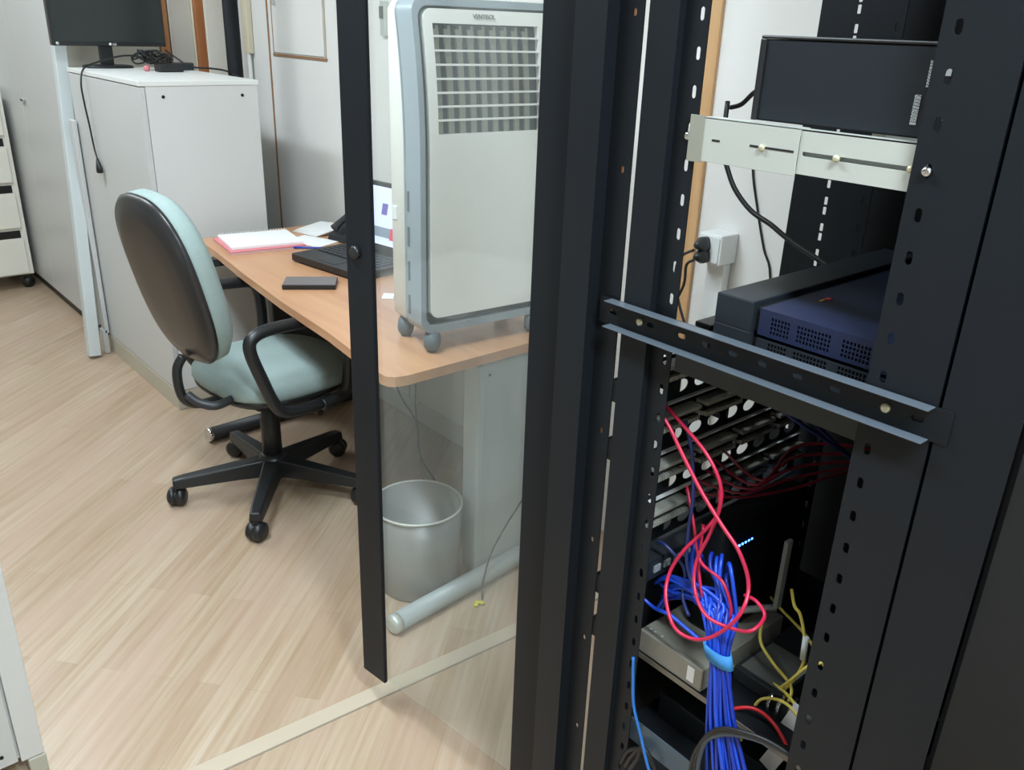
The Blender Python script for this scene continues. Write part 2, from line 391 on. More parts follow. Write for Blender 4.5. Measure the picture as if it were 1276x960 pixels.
# boards stored in the gap behind the low cabinet
def board(name, x0, x1, y0, y1, m, label, cat, h=2.2):
    tag(MB().box(x0, x1, y0, y1, .0, h).build(name, m, bevel=.002), label, cat)
board('wooden_board', 1.604, 1.646, 4.50, 4.515, M_wb, 'brown wooden board edge just right of the black monitor', 'board', 2.3)
t = thing('melamine_panel', 'off-white melamine panel standing between the brown board and the orange plank', 'panel', (1.7, 4.3, 0))
MB().box(1.648, 1.755, 4.48, 4.495, 0, 2.3).build('face', M_whitep, t, bevel=.001)
MB().box(1.756, 1.775, 4.465, 4.495, 0, 2.3).build('edge_strip', M_whitee, t, bevel=.001)
board('wooden_plank', 1.705, 1.765, 4.30, 4.33, M_wo, 'orange-brown plank standing right of the off-white melamine panel', 'plank')
board('wooden_plank', 1.73, 1.757, 4.24, 4.26, M_wl, 'narrow pale yellow wooden plank in front of the orange-brown one', 'plank')
board('laminate_panel', 1.668, 1.75, 4.09, 4.11, M_whitep, 'pale grey laminate panel between the yellow plank and the black tube', 'panel')
tag(MB().lathe([(0, 0), (.032, 0), (.032, 2.2), (0, 2.2)], (1.638, 3.75, 0), 24).build('black_tube', M_black2), 'thick black tube standing upright behind the low cabinet', 'tube')
t = thing('cable_trunking', 'thin cream trunking with white pipe on the wall right of the black tube', 'trunking', (1.85, 3.98, 0))
MB().box(1.845, 1.868, 4.05, 4.11, 1.39, 2.2).build('cover', M_whitee, t, bevel=.002)
MB().tube([(1.855, 4.075, 1.39), (1.855, 4.075, .1)], .01, 12).build('pipe', M_white, t)

# monitor
t = thing('monitor', 'black flat computer monitor standing on the low grey cabinet', 'monitor', (1.27, 4.25, 1.318), R(2))
MB().box(-.22, .265, -.008, .03, .09, .39).build('housing', M_plast, t, world=False, bevel=.004)
MB().box(-.212, .257, -.0095, -.0085, .108, .382).build('screen', M_scr, t, world=False)
MB().box(-.025, .03, .01, .035, .008, .13).build('neck', M_plast, t, world=False, bevel=.003)
MB().loft([(0.001, .105, .075, 2.6, 0, .01), (.008, .105, .075, 2.6, 0, .01), (.012, .095, .066, 2.6, 0, .01)]).build('base', M_plast, t, world=False)
lg = text_mb('LG', .013, frameM((.035, -.0102, .0935), (1, 0, 0), (0, 0, 1)))
lg.lathe([(0, 0), (.006, 0), (.006, .001), (0, .001)], n=16, M=frameM((.017, -.009, .098), (1, 0, 0), (0, 0, 1)))
part_label(lg.build('logo', M_white, t, world=False), 'small white letters and round mark')
MB().lathe([(0, 0), (.007, 0), (.007, .001), (0, .001)], n=16, M=frameM((-.2, -.009, .099), (1, 0, 0), (0, 0, 1))).build('power_button', M_zinc, t, world=False)

# items on the cabinet
t = thing('power_adapter', 'long black power adapter block lying at the front of the cable tangle', 'adapter', (1.42, 3.93, 1.318), R(4))
MB().box(-.055, .055, -.025, .025, .001, .034).build('block', M_plast, t, world=False, bevel=.005)
MB().tube([(.055, 0, .017), (.072, 0, .017)], .005).build('strain_relief', M_plast, t, world=False)
tag(MB().box(1.50, 1.57, 4.03, 4.08, 1.319, 1.35).build('power_adapter', M_plastg, bevel=.005), 'small dark adapter block on the right side of the cable tangle', 'adapter')
pts = []
for k in range(46):
    a_ = k*1.25; pts.append((1.41+.06*math.cos(a_)+.025*math.sin(k*.7), 4.07+.05*math.sin(a_*1.1), 1.325+.035*abs(math.sin(k*.61))+.02*(k % 3)))
cable('cable_tangle', pts, .0035, M_cord, 'heap of tangled black cords piled beside the monitor foot', 'cords')
pts = [(1.52+.035*math.cos(k*1.4), 4.11+.03*math.sin(k*1.7), 1.323+.022*abs(math.sin(k*.9))) for k in range(16)]
cable('usb_cable', pts, .003, mat('dark_grey_cord', rgb(70, 76, 80), .4), 'grey coiled cord right of the black cord heap', 'cord')
tag(MB().loft([(1.3185, .008, .007, 2, 1.345, 3.985), (1.326, .014, .012, 2, 1.345, 3.985), (1.336, .013, .011, 2, 1.345, 3.985), (1.342, .006, .006, 2, 1.345, 3.985)], n=16).build('eraser', M_pink), 'small pinkish red lump left of the adapter block on the low cabinet', 'eraser')
t = thing('monitor_cord', 'black cord arching off the low cabinet and hanging down with a plug', 'cord', (1.09, 4.1, .9))
MB().tube([(1.40, 4.09, 1.36), (1.33, 4.11, 1.375), (1.26, 4.10, 1.37), (1.17, 4.08, 1.348), (1.108, 4.05, 1.325), (1.082, 4.02, 1.27), (1.086, 4.03, 1.19), (1.094, 4.035, 1.10), (1.098, 4.03, 1.01), (1.096, 4.0, .965)], .0038, 8, spl=6).build('wire', M_cord, t)
MB().loft([(.91, .012, .018, 3, 1.094, 3.985), (.93, .011, .02, 3, 1.094, 3.985), (.965, .006, .006, 2, 1.096, 4.0)], n=14).build('plug', M_cord, t)
cable('power_cord', [(1.48, 4.12, 1.40), (1.515, 4.10, 1.37), (1.55, 4.02, 1.335), (1.60, 3.9, 1.333), (1.62, 3.8, 1.328), (1.60, 3.62, 1.31)], .004, M_cord, 'black cord running along the back edge of the low cabinet top', 'cord')

# ------------------------------------------------------------------ desk
t = thing('desk', 'orange-brown laminate desk on grey metal legs along the wall', 'desk', (1.45, 2.48, 0))
out = [(1.835, 1.66), (1.10, 1.655), (1.07, 1.662), (1.054, 1.678), (1.052, 1.70), (1.062, 1.75), (1.082, 1.90), (1.10, 2.05), (1.125, 2.39), (1.168, 2.78), (1.205, 3.05), (1.225, 3.27), (1.236, 3.295), (1.255, 3.305), (1.835, 3.31)]
MB().plate(out[::-1], [], .026, Matrix.Translation((0, 0, .714))).build('tabletop', M_desk, t, bevel=.006, seg=3)
MB().box(1.36, 1.66, 1.69, 1.73, .03, .70).build('leg', M_leg, t, bevel=.006)
lg2 = [o for o in bpy.data.objects if o.name == 'leg'][0]
MB().box(1.345, 1.368, 1.675, 1.745, .03, .70).build('leg_edge', M_leg, lg2, bevel=.006)
MB().lathe([(0, 0), (.004, 0), (.004, .002), (0, .002)], n=10, M=frameM((1.395, 1.69, .66), (1, 0, 0), (0, 0, 1))).build('bolt', M_hole, lg2)
ft = MB().tube([(1.045, 1.635, .028), (1.75, 1.70, .028)], .028, 20).build('foot', M_leg, t)
MB().tube([(1.018, 1.6325, .028), (1.026, 1.633, .028), (1.046, 1.635, .028)], [.018, .028, .0285], 20).build('end_cap', M_zinc, ft)
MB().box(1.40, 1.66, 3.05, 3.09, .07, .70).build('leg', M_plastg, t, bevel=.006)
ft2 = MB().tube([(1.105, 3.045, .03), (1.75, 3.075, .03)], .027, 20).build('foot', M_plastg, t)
MB().tube([(1.086, 3.044, .03), (1.105, 3.045, .03)], .0275, 20).build('end_cap', M_chrome, ft2)
MB().box(1.35, 1.70, 1.75, 3.05, .675, .713).build('support_rail', mat('dark_rail', rgb(60, 60, 62), .5), t)
MB().box(1.19, 1.35, 3.07, 3.11, .685, .713).build('support_bracket', M_plastg, t)

# loose wires under the desk
cable('floor_cable', [(1.80, 2.95, .36), (1.78, 2.80, .22), (1.74, 2.66, .16), (1.72, 2.52, .10), (1.66, 2.42, .03), (1.60, 2.22, .008), (1.55, 2.05, .008)], .004, M_cord, 'dark cable trailing from the wall to the floor under the desk', 'cable')
cable('floor_cable', [(1.80, 3.0, .70), (1.79, 2.97, .45), (1.77, 2.80, .30), (1.76, 2.72, .32), (1.77, 2.86, .40), (1.78, 2.92, .25)], .003, M_dblue, 'thin bluish cable looping in the air under the desk', 'cable')
cable('floor_cable', [(1.81, 2.63, .70), (1.80, 2.64, .30), (1.78, 2.62, .12), (1.62, 2.35, .008), (1.58, 2.28, .008)], .0025, mat('grey_wire', rgb(110, 108, 106), .5), 'thin grey wire dropping straight down under the desk', 'cable')
t = thing('tagged_wire', 'thin dark wire with a yellow tag lying by the near desk foot', 'wire', (1.30, 1.62, 0))
MB().tube([(1.31, 1.595, .006), (1.34, 1.63, .03), (1.40, 1.655, .12), (1.52, 1.66, .25)], .0025, 8, spl=4).build('wire', M_cord, t)
MB().box(-.012, .012, -.006, .006, 0, .004, M=Matrix.Translation((1.285, 1.59, .002)) @ Matrix.Rotation(R(35), 4, 'Z')).box(-.008, .008, -.005, .005, 0, .004, M=Matrix.Translation((1.297, 1.583, .004)) @ Matrix.Rotation(R(110), 4, 'Z')).build('tag', mat('yellow_tag', rgb(214, 214, 60), .5), t)

# waste bin
t = thing('waste_bin', 'round translucent grey waste bin standing under the desk end', 'waste bin', (1.222, 1.792, 0))
bx, by = 1.222, 1.792
MB().lathe([(0, .002), (.114, .002), (.118, .01), (.128, .27), (.125, .27), (.115, .012), (0, .008)], (bx, by, 0), 48).build('body', M_bin, t)
MB().lathe([(.127, .265), (.131, .267), (.131, .272), (.127, .274), (.1245, .27)], (bx, by, 0), 48).build('rim', M_zinc, t)

# ------------------------------------------------------------------ air cooler
t = thing('air_cooler', 'tall white and grey portable air cooler standing on castors on the desk', 'air cooler', (1.414, 1.847, .74), R(-4.5))
def lean(mb, z0=.50):
    mb.v = [(x, y+max(0, z-z0)**2*.32 if y < .06 else y, z) for x, y, z in mb.v]; return mb
def zsub(loop, z0, z1, step=.04):   # add points along long vertical edges so the lean bends smoothly
    o = []
    for i, p in enumerate(loop):
        q = loop[(i+1) % len(loop)]; o.append(p)
        d_ = q[1]-p[1]; n_ = int(abs(d_)/step)
        for k in range(1, n_): o.append((p[0]+(q[0]-p[0])*k/n_, p[1]+d_*k/n_))
    return o
FM = lambda y: frameM((0, y, 0), (1, 0, 0), (0, 0, 1))     # plate local x,z plane; thickness goes towards -y
def shellsec(loop, y0, y1, mi=0):
    mb = MB(); n_ = len(loop)
    mb.add([(p[0], y0, p[1]) for p in loop]+[(p[0], y1, p[1]) for p in loop], [(i, (i+1) % n_, n_+(i+1) % n_, n_+i) for i in range(n_)], mi, True); return mb
outer = zsub(rrect(-.195, .24, .055, .865, .035, 6), 0, 1)
mb = MB().plate(outer, [], .010, FM(-.03)); lean(mb)
mb2 = shellsec(outer, -.10, -.035); lean(mb2)
inner = zsub(rrect(-.180, .225, .075, .848, .03, 6), 0, 1)
ring = MB().plate(outer, [inner], .012, FM(-.10)); lean(ring)
mb.add(mb2.v, mb2.f, 0, True); mb.add(ring.v, ring.f, 0)
mb.build('front_shell', M_acg, t, world=False)
mb = lean(MB().plate(inner, [], .010, FM(-.072))); mb.build('recess', M_acd, t, world=False)
gx0, gx1, gz0, gz1 = -.142, .168, .56, .81
pan = zsub(rrect(-.166, .215, .095, .842, .025, 6), 0, 1)
grl = zsub([(gx0, gz0), (gx1, gz0), (gx1, gz1), (gx0, gz1)], 0, 1)
mb = lean(MB().plate(pan, [grl], .016, FM(-.096))); fp = mb.build('front_panel', M_cream, t, world=False, bevel=.003)
for i in range(9):
    x = gx0+.014+i*.033
    mb = MB()
    for q in range(6):
        za, zb = gz0+q*.04, min(gz0+(q+1)*.04, gz1-.012)
        mb.box(x-.008, x+.008, -.097, -.090, za, zb)
    mb.box(x+.002, x+.010, -.097, -.084, gz1-.04, gz1-.004)
    lean(mb).build('vertical_vane', M_vane, t, world=False)
for i in range(7):
    z = gz0+.033+i*.0315
    lean(MB().box(gx0, gx1, -.111, -.102, z-.0022, z+.0022)).build('louvre', M_cream, t, world=False)
mb = text_mb('VENTISOL', .0145, frameM((.005, -.1145, .823), (1, 0, 0), (0, 0, 1)), .0005)
lean(mb).build('brand_lettering', mat('logo_grey', rgb(70, 76, 80), .5), t, world=False)
MB().loft([(.06, .190, .055, 6, .022, .025), (.075, .203, .060, 6, .022, .026), (.84, .203, .060, 6, .022, .03), (.862, .19, .05, 6, .022, .028)], n=48).build('rear_body', mat('cooler_white', rgb(222, 222, 214), .45, var=.02), t, world=False)
for k in range(4):
    MB().box(-.1975, -.1945, -.056, -.048, .10+k*.09, .15+k*.09).build('side_clip', M_acd, t, world=False)
MB().box(-.184, -.1805, .035, .055, .33, .365).build('side_latch', M_white, t, world=False, bevel=.001)
for x, y in ((-.155, -.095), (.175, -.095), (-.15, .055), (.175, .055)):
    cs = MB().loft([(.054, .012, .012, 2, x, y), (.066, .012, .012, 2, x, y)], n=16)
    cs.tube([(x-.015, y, .042), (x-.012, y-.004, .052), (x+.012, y-.004, .052), (x+.015, y, .042)], .006, 8)
    co = cs.build('castor', M_plastg, t, world=False)
    MB().lathe([(0, -.018), (.022, -.018), (.0295, -.011), (.0295, .011), (.022, .018), (0, .018)], n=24, M=frameM((x, y-.004, .030), (.7, .7, 0), (0, 0, 1))).build('wheel', M_acd, co, world=False)

# ------------------------------------------------------------------ things on the desk
t = thing('laptop', 'open black laptop with a lit screen behind the door stile', 'laptop', (1.40, 2.62, .74), R(-82))
# local: x along the front edge, -y towards the sitter
MB().plate(rrect(-.19, .19, 0, .255, .012), [], .022, Matrix.Translation((0, 0, .006))).build('base', M_plast, t, world=False, bevel=.003)
kb = MB()
for r_ in range(5):
    for c_ in range(13):
        x = -.168+c_*.026; y = .105+r_*.024
        kb.box(x, x+.021, y, y+.019, .0285, .031)
kb.build('keyboard', M_plastg, t, world=False)
MB().box(-.05, .04, .02, .085, .0282, .0290).build('touchpad', M_plastg, t, world=False)
Ml = Matrix.Translation((0, .250, .030)) @ Matrix.Rotation(R(-12), 4, 'X')
lid = MB().box(-.19, .19, 0, .009, 0, .25, M=Ml).build('lid', M_plast, t, world=False, bevel=.003)
sm = MB(); sm.box(-.172, .172, -.0012, -.0002, .028, .232, M=Ml)
for x0, x1, z0, z1, mi in ((-.172, .172, .222, .232, 1), (-.10, -.065, .15, .175, 2), (-.01, .02, .135, .175, 2), (.065, .10, .135, .17, 4), (-.172, -.02, .055, .09, 3), (-.02, .05, .055, .09, 3), (.05, .10, .05, .092, 5), (.11, .172, .055, .09, 3), (-.172, .172, .028, .036, 1)):
    sm.box(x0, x1, -.0018, -.0012, z0, z1, mi, M=Ml)
sc = [mat('scr_page', rgb(200, 208, 244), .3, emit=.42, var=.02), mat('scr_bar', rgb(190, 200, 240), .3, emit=.6), mat('scr_logo', rgb(90, 80, 150), .3, emit=.5),
      mat('scr_grey', rgb(110, 124, 140), .3, emit=.5), mat('scr_sky', rgb(110, 180, 225), .3, emit=.6), mat('scr_red', rgb(190, 60, 90), .3, emit=.5)]
sm.build('screen', sc, t, world=False)

# notebook stack
Mn = Matrix.Translation((1.40, 3.10, .7405)) @ Matrix.Rotation(R(-8), 4, 'Z')
def sheet(name, x0, x1, y0, y1, z0, z1, m, lab, cat, M, **k): return tag(MB().box(x0, x1, y0, y1, z0, z1, M=M).build(name, m, **k), lab, cat)
t = thing('notebook', 'pink-covered spiral notebook at the bottom of the stack on the desk', 'notebook', (1.40, 3.10, .7405), R(-8))
MB().box(-.15, .13, -.125, .12, 0, .008).build('pages', M_lpink, t, world=False)
MB().box(-.153, .133, -.128, .123, .008, .0105).build('cover', M_pink, t, world=False)
t = thing('spiral_notepad', 'open white spiral notepad lying on the pink notebook', 'notepad', (1.40, 3.11, .7515), R(-10))
MB().box(-.135, .135, -.11, .115, 0, .009).build('pages', M_paper, t, world=False)
sp = MB()
for k in range(24): sp.tube([(-.125+k*.011, .110, .003), (-.125+k*.011, .112, .014), (-.125+k*.011, .121, .014), (-.125+k*.011, .123, .004)], .0012, 6)
sp.build('spiral_binding', M_white, t, world=False)
sheet('paper_sheet', -.06, .06, -.09, .09, 0, .003, M_paper, 'loose white sheet sticking out right of the spiral notepad', 'paper', Matrix.Translation((1.575, 3.03, .741)) @ Matrix.Rotation(R(20), 4, 'Z'))
mb = MB()
for k in range(5): mb.box(-.10+.004*k, .10-.003*k, -.07, .07, .003*k, .003*k+.0026, M=Matrix.Translation((1.71, 3.18, .741)) @ Matrix.Rotation(R(12+k*4), 4, 'Z'))
tag(mb.build('paper_pile', M_paper), 'small pile of white papers behind the telephone at the wall', 'papers')
sheet('paper_scrap', -.03, .03, -.018, .018, 0, .001, M_paper, 'small torn white paper scrap on the desk by the air cooler', 'paper', Matrix.Translation((1.425, 2.245, .741)) @ Matrix.Rotation(R(50), 4, 'Z'))
t = thing('pen', 'blue pen lying beside the laptop corner', 'pen', (1.52, 2.92, .746), R(-38))
MB().tube([(-.07, 0, 0), (.05, 0, 0)], .004, 10).build('barrel', mat('blue_pen', rgb(40, 70, 170), .3), t, world=False)
MB().tube([(.05, 0, 0), (.07, 0, 0)], [.004, .001], 10).build('tip', M_zinc, t, world=False)
t = thing('external_drive', 'flat black box with grey top lying alone near the desk front edge', 'box', (1.282, 2.49, .741), R(-34))
MB().box(-.085, .085, -.05, .05, 0, .0145).build('case', M_plast, t, world=False, bevel=.002)
MB().box(-.083, .083, -.048, .048, .0145, .016).build('top_plate', mat('warm_grey_top', rgb(112, 106, 106), .35), t, world=False)
t = thing('telephone', 'black desk telephone half hidden behind the door stile', 'telephone', (1.75, 2.96, .741), R(-75))
MB().add([(-.09, -.09, 0), (.09, -.09, 0), (.09, .09, 0), (-.09, .09, 0), (-.085, -.085, .025), (.085, -.085, .025), (.085, .085, .095), (-.085, .085, .095)],
         [(3, 2, 1, 0), (4, 5, 6, 7), (0, 1, 5, 4), (1, 2, 6, 5), (2, 3, 7, 6), (3, 0, 4, 7)]).build('base', M_plast, t, world=False, bevel=.006)
MB().tube([(-.055, -.08, .05), (-.055, -.05, .068), (-.055, .04, .105), (-.055, .08, .112)], [.018, .013, .013, .019], 12, spl=4).build('handset', M_plastg, t, world=False)
kp = MB()
for i in range(4):
    for j in range(3): kp.box(-.01+j*.024, .008+j*.024, -.055+i*.026, -.039+i*.026, .0375+i*.0107, .046+i*.0107)
kp.build('keypad', mat('key_grey', rgb(170, 175, 178), .4), t, world=False)

# ------------------------------------------------------------------ office chair
CH = (1.13, 2.55, 0); CA = R(5.7)
t = thing('office_chair', 'sage green upholstered swivel chair with black armrests and five-star base', 'chair', CH, CA)
base = MB().lathe([(0, .065), (.05, .065), (.055, .08), (.05, .13), (.036, .15), (0, .15)], n=28).build('hub', M_plast, t, world=False)
for k in range(5):
    a_ = R(156.3+72*k); Ma = Matrix.Rotation(a_, 4, 'Z')
    lb = MB()
    v = []
    for x, hw, z0, z1 in ((.03, .036, .070, .135), (.12, .032, .072, .125), (.30, .025, .068, .106), (.335, .022, .068, .100)):
        v += [(x, -hw, z0), (x, hw, z0), (x, hw*.75, z1), (x, -hw*.75, z1)]
    f = []
    for i in range(3):
        o_ = i*4
        for j in range(4): f.append((o_+j, o_+(j+1) % 4, o_+4+(j+1) % 4, o_+4+j))
    f += [(3, 2, 1, 0), (12, 13, 14, 15)]
    lb.add(v, f, 0, False, Ma)
    lo_ = lb.build('leg', M_plast, t, world=False, bevel=.006)
    cs = MB().box(.312, .334, -.012, .012, .05, .072, M=Ma)
    co = cs.build('castor', M_plast, t, world=False, bevel=.003)
    sw = [70, -30, 20, -60, 40][k]
    Mw = Ma @ Matrix.Translation((.325, 0, .0328)) @ Matrix.Rotation(R(sw), 4, 'Z') @ Matrix.Rotation(R(90), 4, 'X')
    MB().lathe([(0, -.029), (.022, -.029), (.0325, -.020), (.0325, -.004), (.026, -.003), (.026, .003), (.0325, .004), (.0325, .020), (.022, .029), (0, .029)], n=24, M=Mw).build('wheel', M_plast, co, world=False)
MB().lathe([(0, .14), (.034, .14), (.033, .285), (.029, .29), (.029, .40), (0, .40)], n=28).build('gas_column', M_plast, t, world=False)
MB().box(-.09, .18, -.09, .09, .355, .41).box(.02, .20, -.07, .07, .325, .36).build('tilt_mechanism', M_plast, t, world=False, bevel=.008)
MB().tube([(.03, -.06, .37), (.05, -.22, .365)], .006, 10).tube([(.05, -.20, .365), (.052, -.235, .365)], .012, 12).build('height_lever', M_plast, t, world=False)
MB().loft([(.405, .17, .17, 3, .03, 0), (.412, .22, .22, 3, .03, 0), (.425, .236, .236, 2.8, .03, 0), (.437, .238, .238, 2.8, .03, 0)]).build('seat_pan', M_plast, t, world=False)
MB().loft([(.436, .234, .234, 2.8, .03, 0), (.45, .243, .243, 2.8, .03, 0), (.475, .241, .241, 2.8, .03, 0), (.492, .225, .225, 2.7, .03, 0), (.500, .17, .17, 2.5, .03, 0), (.501, .05, .05, 2, .03, 0)]).build('seat_cushion', M_fabric, t, world=False)
# back: local disc axis = facing direction, reclined slightly
Mb = Matrix.Translation((-.337, -.076, .84)) @ Matrix.Rotation(R(-13), 4, 'Y') @ Matrix.Rotation(R(90), 4, 'Y')
# in this frame: local z -> chair +x (forward), local x -> down, local y -> chair y
MB().loft([(-.026, .10, .08, 2.4, 0, 0), (-.022, .20, .155, 2.6, 0, 0), (-.012, .245, .196, 2.7, 0, 0), (.002, .258, .208, 2.7, 0, 0), (.012, .258, .208, 2.7, 0, 0)], M=Mb, n=56).build('back_shell', mat('black_gloss_plastic', rgb(42, 42, 44), .3, var=.08), t, world=False)
MB().loft([(.010, .252, .204, 2.7, 0, 0), (.024, .258, .209, 2.7, 0, 0), (.052, .256, .207, 2.7, 0, 0), (.074, .235, .19, 2.6, 0, 0), (.082, .16, .14, 2.4, 0, 0), (.081, .05, .05, 2, 0, 0)], M=Mb, n=56).build('back_cushion', M_fabric, t, world=False)
MB().tube([(-.10, -.04, .425), (-.21, -.05, .425), (-.275, -.055, .432), (-.315, -.055, .46), (-.328, -.055, .51), (-.325, -.055, .565), (-.305, -.06, .60)], .0145, 14, spl=5, flat=1).build('back_bracket', M_plast, t, world=False)
MB().tube([(-.20, -.13, .45), (-.255, -.13, .445), (-.290, -.10, .455), (-.312, -.07, .48)], .014, 12, spl=5).build('back_knob', M_plastg, t, world=False)
for s_ in (-1, 1):
    y = .262*s_
    MB().tube([(.02, .15*s_, .395), (.06, .22*s_, .40), (.02, y, .410), (-.08, y, .415), (-.125, y, .45), (-.165, y, .55), (-.195, y, .645), (-.18, y, .685), (-.11, y, .698), (.06, y, .690), (.13, y, .67), (.15, y, .58), (.14, y, .44), (.09, y, .41), (.04, y, .405)], .0195, 14, spl=5).build('armrest', M_plast, t, world=False)

# ------------------------------------------------------------------ wall objects
t = thing('wall_socket', 'white surface-mounted power socket with conduit on the wall', 'socket', (1.86, 1.345, .98))
MB().box(1.80, WX, 1.273, 1.345, 1.0, 1.078).build('box', M_white, t, bevel=.004)
MB().plate(rrect(1.279, 1.339, 1.006, 1.072, .006), [], .003, frameM((1.80, 0, 0), (0, -1, 0), (0, 0, 1)) @ Matrix.Scale(-1, 4, (1, 0, 0))).build('faceplate', M_white, t)
MB().box(WX-.032, WX-.001, 1.285, 1.340, .25, 1.0).build('conduit', M_white, t, bevel=.003)
for n_, (y, z, pts, lab) in enumerate(((1.318, 1.052, [(1.77, 1.335, 1.035), (1.765, 1.37, 1.01), (1.77, 1.385, .96), (1.78, 1.37, .88), (1.79, 1.335, .80)], 'upper grey-black plug in the white wall socket with its cord'),
                                      (1.315, 1.022, [(1.77, 1.33, 1.01), (1.76, 1.345, .995), (1.765, 1.35, .94), (1.775, 1.385, .87), (1.78, 1.41, .80)], 'lower black plug in the white wall socket with its cord'))):
    p = thing('power_plug', lab, 'plug', (1.79, y, z))
    MB().loft([(0, .018, .013, 3, 0, 0), (.02, .019, .014, 3, 0, 0), (.03, .014, .010, 2.5, 0, 0), (.045, .006, .006, 2, 0, 0)], n=20, M=frameM((1.797, y, z), (0, .25, 1), (0, -1, .25)) @ Matrix.Rotation(PI, 4, 'Y')).build('body', M_plastg if n_ == 0 else M_plast, p)
    MB().tube(pts, .0038, 8, spl=5).build('cord', M_plastg if n_ == 0 else M_cord, p)
t = thing('ribbon_bow', 'small red ribbon bow stuck on the wall above the laptop', 'bow', (1.865, 2.9, 1.40))
MB().loft([(0, .010, .020, 2, .0, .025), (.004, .008, .018, 2, 0, .025)], n=14, M=frameM((1.866, 2.87, 1.425), (0, -1, .2), (0, .2, 1))).loft([(0, .010, .022, 2, 0, -.02), (.004, .008, .02, 2, 0, -.02)], n=14, M=frameM((1.866, 2.84, 1.42), (0, -1, -.6), (0, -.6, 1))).build('loops', M_bow, t)
MB().box(1.860, 1.866, 2.835, 2.848, 1.35, 1.41).box(1.860, 1.866, 2.805, 2.822, 1.36, 1.40).build('tails', M_bow, t)
t = thing('wall_clip', 'small metal clip fitting high on the wall beside the door stile', 'clip', (1.86, 2.95, 1.56))
MB().box(1.85, WX, 2.90, 2.93, 1.50, 1.62).build('plate', M_zinc, t, bevel=.003)
MB().box(1.845, 1.85, 2.905, 2.925, 1.56, 1.60).build('latch', M_plastg, t)

# ------------------------------------------------------------------ server rack
RK = thing('server_rack', 'open black server rack cabinet with a glass door, filling the right side', 'rack', (1.18, .58, 0))
def slots(y0, y1, z0, z1, pitch, sw, sh, yc, start):
    hs = []; z = start
    while z < z1-.03:
        if z > z0+.03: hs.append(rrect(yc-sw/2, yc+sw/2, z-sh/2, z+sh/2, sw*.49, 3))
        z += pitch
    return hs
YZ = lambda x: frameM((x, 0, 0), (0, 1, 0), (0, 0, 1))        # plate in the yz plane, thickness towards +x
H = 2.0; Z0 = .10
P_ = .0452
# far mounting rail (left of the equipment): raised face, step, slotted flange
mb = MB().box(.900, .902, .742, .791, Z0, H).box(.902, .916, .7895, .791, Z0, H).box(.902, .914, .742, .7435, Z0, H)
mb.plate([(.705, Z0), (.744, Z0), (.744, H), (.705, H)], slots(.705, .744, Z0, H, P_, .007, .016, .7165, .077+.003), .002, YZ(.912))
MR = mb.build('mounting_rail', M_black, RK)
mb = MB().plate([(.335, Z0), (.417, Z0), (.417, H), (.335, H)], slots(.335, .417, Z0, H, P_, .0075, .015, .400, .069+.003), .002, YZ(.900))
mb.box(.902, .916, .335, .3365, Z0, H)
mb.build('mounting_rail', M_black, RK)
# rails on the far side of the rack
mb = MB().plate([(.705, Z0), (.775, Z0), (.775, H), (.705, H)], slots(.705, .775, Z0, H, P_, .007, .016, .716, .077), .002, YZ(1.398))
mb.build('mounting_rail', M_black, RK)
mb = MB().plate([(.335, Z0), (.417, Z0), (.417, H), (.335, H)], slots(.335, .417, Z0, H, P_, .0075, .015, .400, .069), .002, YZ(1.398))
mb.build('mounting_rail', M_black, RK)
# corner posts
hs = slots(.80, .845, Z0, H, .20, .006, .010, .818, .172)
mb = MB().box(.880, .882, .845, .905, .06, H).box(.882, .905, .903, .905, .06, H).box(.882, .905, .845, .847, .06, H)
mb.plate([(.802, .06), (.847, .06), (.847, H), (.802, H)], hs, .002, YZ(.903))
mb.build('corner_post', M_black, RK)
mb = MB().box(.899, .901, .252, .3305, .06, H).box(.901, .915, .329, .3305, .06, H)
mb.build('corner_post', M_black, RK, bevel=.0)
ps = []
z = .1
while z < 1.95:
    ps += [rrect(.811, .818, z, z+.014, .001, 1), rrect(.811, .818, z+.018, z+.032, .001, 1)]; z += .048
mb = MB().plate([(.80, .06), (.885, .06), (.885, H), (.80, H)], ps, .002, YZ(1.45)).box(1.452, 1.47, .883, .885, .06, H)
mb.build('corner_post', M_black, RK)
MB().box(1.43, 1.45, .25, .33, .06, H).build('corner_post', M_black, RK)
MB().box(1.47, 1.474, .25, .795, .06, H).build('side_panel', M_black2, RK)
MB().box(.908, 1.47, .246, .251, .06, H).build('rear_panel', mat('rear_shaded_black', rgb(10, 11, 13), .7, spec=.1), RK)  # blacker than the rest of the rack: shade on this face is in the colour
# base and top frames
mb = MB().box(.885, 1.47, .80, .90, .02, .06).box(.885, 1.47, .25, .33, .02, .06).box(.885, .93, .33, .80, .02, .06).box(1.43, 1.47, .33, .80, .02, .06)
mb.build('base_frame', M_black, RK, bevel=.002)
mb = MB().box(.885, 1.47, .80, .90, H, H+.04).box(.885, 1.47, .25, .33, H, H+.04).box(.885, .93, .33, .80, H, H+.04).box(1.43, 1.47, .33, .80, H, H+.04)
mb.build('top_frame', M_black, RK, bevel=.002)
for x in (.91, 1.44):
    for y in (.29, .85): MB().lathe([(0, 0), (.022, 0), (.022, .012), (.008, .014), (.008, .022), (0, .022)], (x, y, 0), 20).build('levelling_foot', M_plast, RK)
